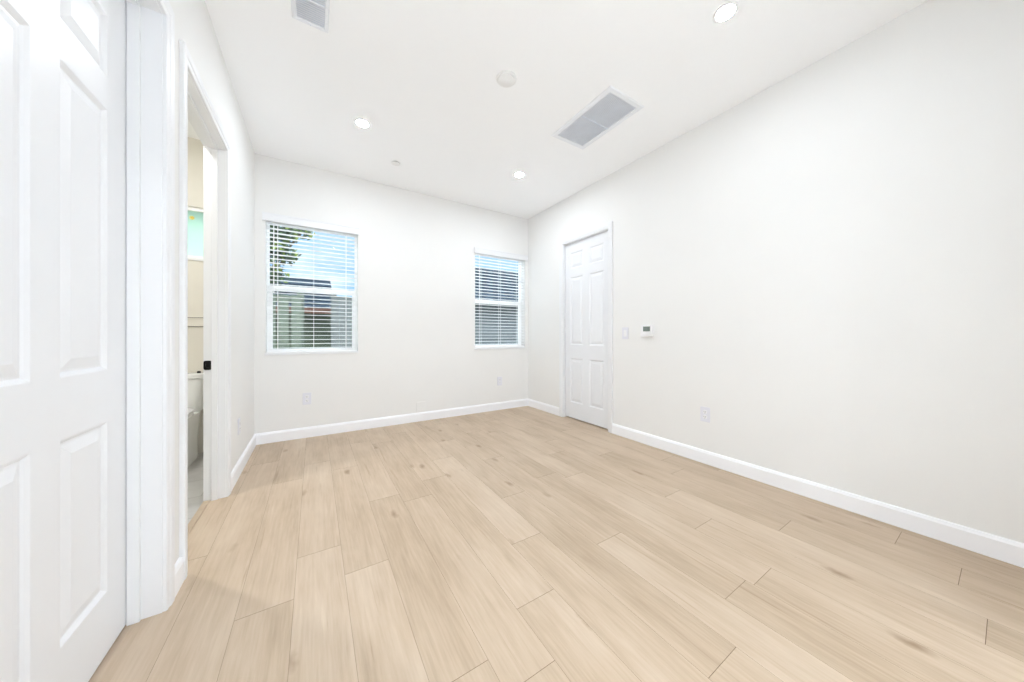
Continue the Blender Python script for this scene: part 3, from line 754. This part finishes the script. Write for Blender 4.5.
def house(name, label, x0, x1, yw, yb, ez, rz, wall, fas, siding=True):
    root = thing(name, label, 'building', ((x0 + x1) / 2, yw, -0.15))
    ox, oy, oz = (x0 + x1) / 2, yw, -0.15
    bm = bmesh.new(); box(bm, x0, x1, yw, yb, -0.15, ez - 0.02)
    if siding:
        z = 0.0
        while z < ez - 0.2:
            extrude_profile(bm, [(0, z), (0.022, z), (0.004, z + 0.145), (0, z + 0.145)], (x0, yw, 0), (x1, yw, 0), (0, -1, 0)); z += 0.15
    obj('wall', shift(bm, -ox, -oy, -oz), wall, root)
    bm = bmesh.new(); box(bm, x0 - 0.05, x1 + 0.05, yw - 0.28, yw - 0.245, ez - 0.08, ez + 0.02); obj('fascia', shift(bm, -ox, -oy, -oz), fas, root)
    bm = bmesh.new(); ym = (yw + yb) / 2
    n = 10
    for i in range(n):          # overlapping shingle courses, front slope
        t0, t1 = i / n, (i + 1.15) / n
        ya, yc = yw - 0.26 + (ym - yw + 0.26) * t0, yw - 0.26 + (ym - yw + 0.26) * min(1, t1)
        za, zc = ez + (rz - ez) * t0, ez + (rz - ez) * min(1, t1)
        A = [bm.verts.new((xx, y, z)) for xx in (x0 - 0.06, x1 + 0.06) for y, z in ((ya, za + 0.03), (yc, zc + 0.005), (yc, zc - 0.02), (ya, za - 0.01))]
        for q in ((0, 1, 5, 4), (1, 2, 6, 5), (2, 3, 7, 6), (3, 0, 4, 7), (0, 3, 2, 1), (4, 5, 6, 7)): bm.faces.new([A[j] for j in q])
    A = [bm.verts.new(p) for p in ((x0 - .06, ym, rz), (x1 + .06, ym, rz), (x1 + .06, yb + .2, ez), (x0 - .06, yb + .2, ez))]; 
    B = [bm.verts.new(v.co + Vector((0, 0, -0.03))) for v in A]
    bm.faces.new(A); bm.faces.new(B[::-1])
    for k in range(4): bm.faces.new((A[k], A[(k + 1) % 4], B[(k + 1) % 4], B[k]))
    obj('roof', shift(bm, -ox, -oy, -oz), M['slate'], root)
    return root
house('garden_shed', 'dark olive shed with slate roof and red-brown eave outside left window', -4.2, 0.29, 7.2, 12.0, 1.50, 2.46, M['olive'], M['redwood'])
house('neighbour_house', 'dark slate-grey neighbouring house outside the right window', 1.75, 9.5, 7.9, 14.0, 1.95, 3.62, M['siding'], M['greyboard'])

def fence(name, label, x0, x1, y, top, m, gap=0.002, bw=0.135):
    root = thing(name, label, 'fence', ((x0 + x1) / 2, y, -0.15))
    x = x0; cx = (x0 + x1) / 2
    while x + bw <= x1 + 1e-6:
        bm = bmesh.new(); hh = top + random.uniform(-0.008, 0.008) + 0.15
        box(bm, x - cx + gap / 2, x - cx + bw - gap / 2, -0.010, 0.010, 0.03, hh, 0.002); obj('board', bm, m, root); x += bw
    for z in (0.35, top - 0.1):
        bm = bmesh.new(); box(bm, x0 - cx, x1 - cx, 0.0102, 0.05, z + 0.15, z + 0.24, 0.003); obj('rail', bm, m, root)
    for px in (x0 + 0.05, x1 - 0.05):
        bm = bmesh.new(); box(bm, px - cx - 0.045, px - cx + 0.045, 0.0502, 0.14, 0, top + 0.2, 0.004); obj('post', bm, m, root)
    return root
fence('board_fence', 'pale grey board fence outside the left window, right side', 0.255, 1.65, 6.6, 1.72, M['greyboard'])
fence('board_fence', 'short grey-green board fence outside the left window, left side', -0.95, -0.13, 5.8, 1.62, M['greenboard'], 0.03, 0.16)

def tree(name, label, base, clumps, nleaf, size, trunk_top, tr=0.06):
    root = thing(name, label, 'tree', base)
    bm = bmesh.new(); b0 = Vector((0, 0, 0)); t0 = Vector(trunk_top) - Vector(base)
    rings = []
    for i in range(7):
        t = i / 6; p = b0.lerp(t0, t) + Vector((0.04 * math.sin(3 * t), 0, 0)); r = tr * (1 - 0.55 * t)
        rings.append([bm.verts.new(p + Vector((r * math.cos(2 * PI * k / 10), r * math.sin(2 * PI * k / 10), 0))) for k in range(10)])
    for a, b in zip(rings, rings[1:]):
        for k in range(10): bm.faces.new((a[k], a[(k + 1) % 10], b[(k + 1) % 10], b[k]))
    bm.faces.new(rings[-1])
    for c, r in clumps:
        tube(bm, b0.lerp(t0, 0.75), Vector(c) - Vector(base), 0.018, 6)
    obj('trunk', bm, M['bark'], root, True)
    bm = bmesh.new(); lt = bm.faces.layers.float.new('tone')
    tot = sum(r ** 2 for c, r in clumps)
    for c, r in clumps:
        for _ in range(int(nleaf * r * r / tot)):
            d = Vector((random.gauss(0, 1), random.gauss(0, 1), random.gauss(0, 1))).normalized() * r * random.random() ** 0.45
            p = Vector(c) - Vector(base) + d
            u = Vector((random.gauss(0, 1), random.gauss(0, 1), random.gauss(0, .6))).normalized(); v = u.orthogonal().normalized()
            v = Matrix.Rotation(random.random() * 6.28, 3, u) @ v
            s = size * random.uniform(.6, 1.2)
            A = [bm.verts.new(p + u * a * s + v * b * s) for a, b in ((-1, 0), (-.2, .42), (1, 0), (-.2, -.42))]
            f = bm.faces.new(A); f[lt] = min(1, max(0, 0.35 * d.length / r + random.gauss(0.15, 0.2) + (0.25 if d.x > 0.5 * r else 0)))
    obj('foliage', bm, M['leaf'], root)
    return root
tree('leafy_tree', 'leafy tree in the upper left of the left window', (-1.05, 6.6, -0.15),
     [((-0.45, 6.4, 2.75), 0.30), ((-0.15, 6.4, 2.80), 0.16), ((-0.60, 6.4, 2.45), 0.26), ((-0.38, 6.4, 2.32), 0.17), ((-0.70, 6.4, 2.1), 0.24), ((-0.52, 6.4, 1.98), 0.16), ((-0.85, 6.4, 2.6), 0.35)], 2600, 0.05, (-0.80, 6.5, 2.3))
tree('distant_tree', 'small dark treetop above the slate roof, right window', (9.0, 15.6, -0.15), [((8.9, 15.5, 4.1), 0.5), ((9.3, 15.6, 4.3), 0.4), ((8.6, 15.6, 4.0), 0.4)], 900, 0.12, (9.0, 15.6, 3.6), 0.1)
tree('garden_shrub', 'green shrub blurred behind the frosted bathroom window', (-1.45, 5.2, -0.15), [((-1.25, 5.1, 1.35), 0.35), ((-1.6, 5.1, 1.5), 0.45), ((-1.15, 5.1, 1.6), 0.25), ((-1.4, 5.2, 0.8), 0.5)], 2000, 0.07, (-1.40, 5.2, 1.5))
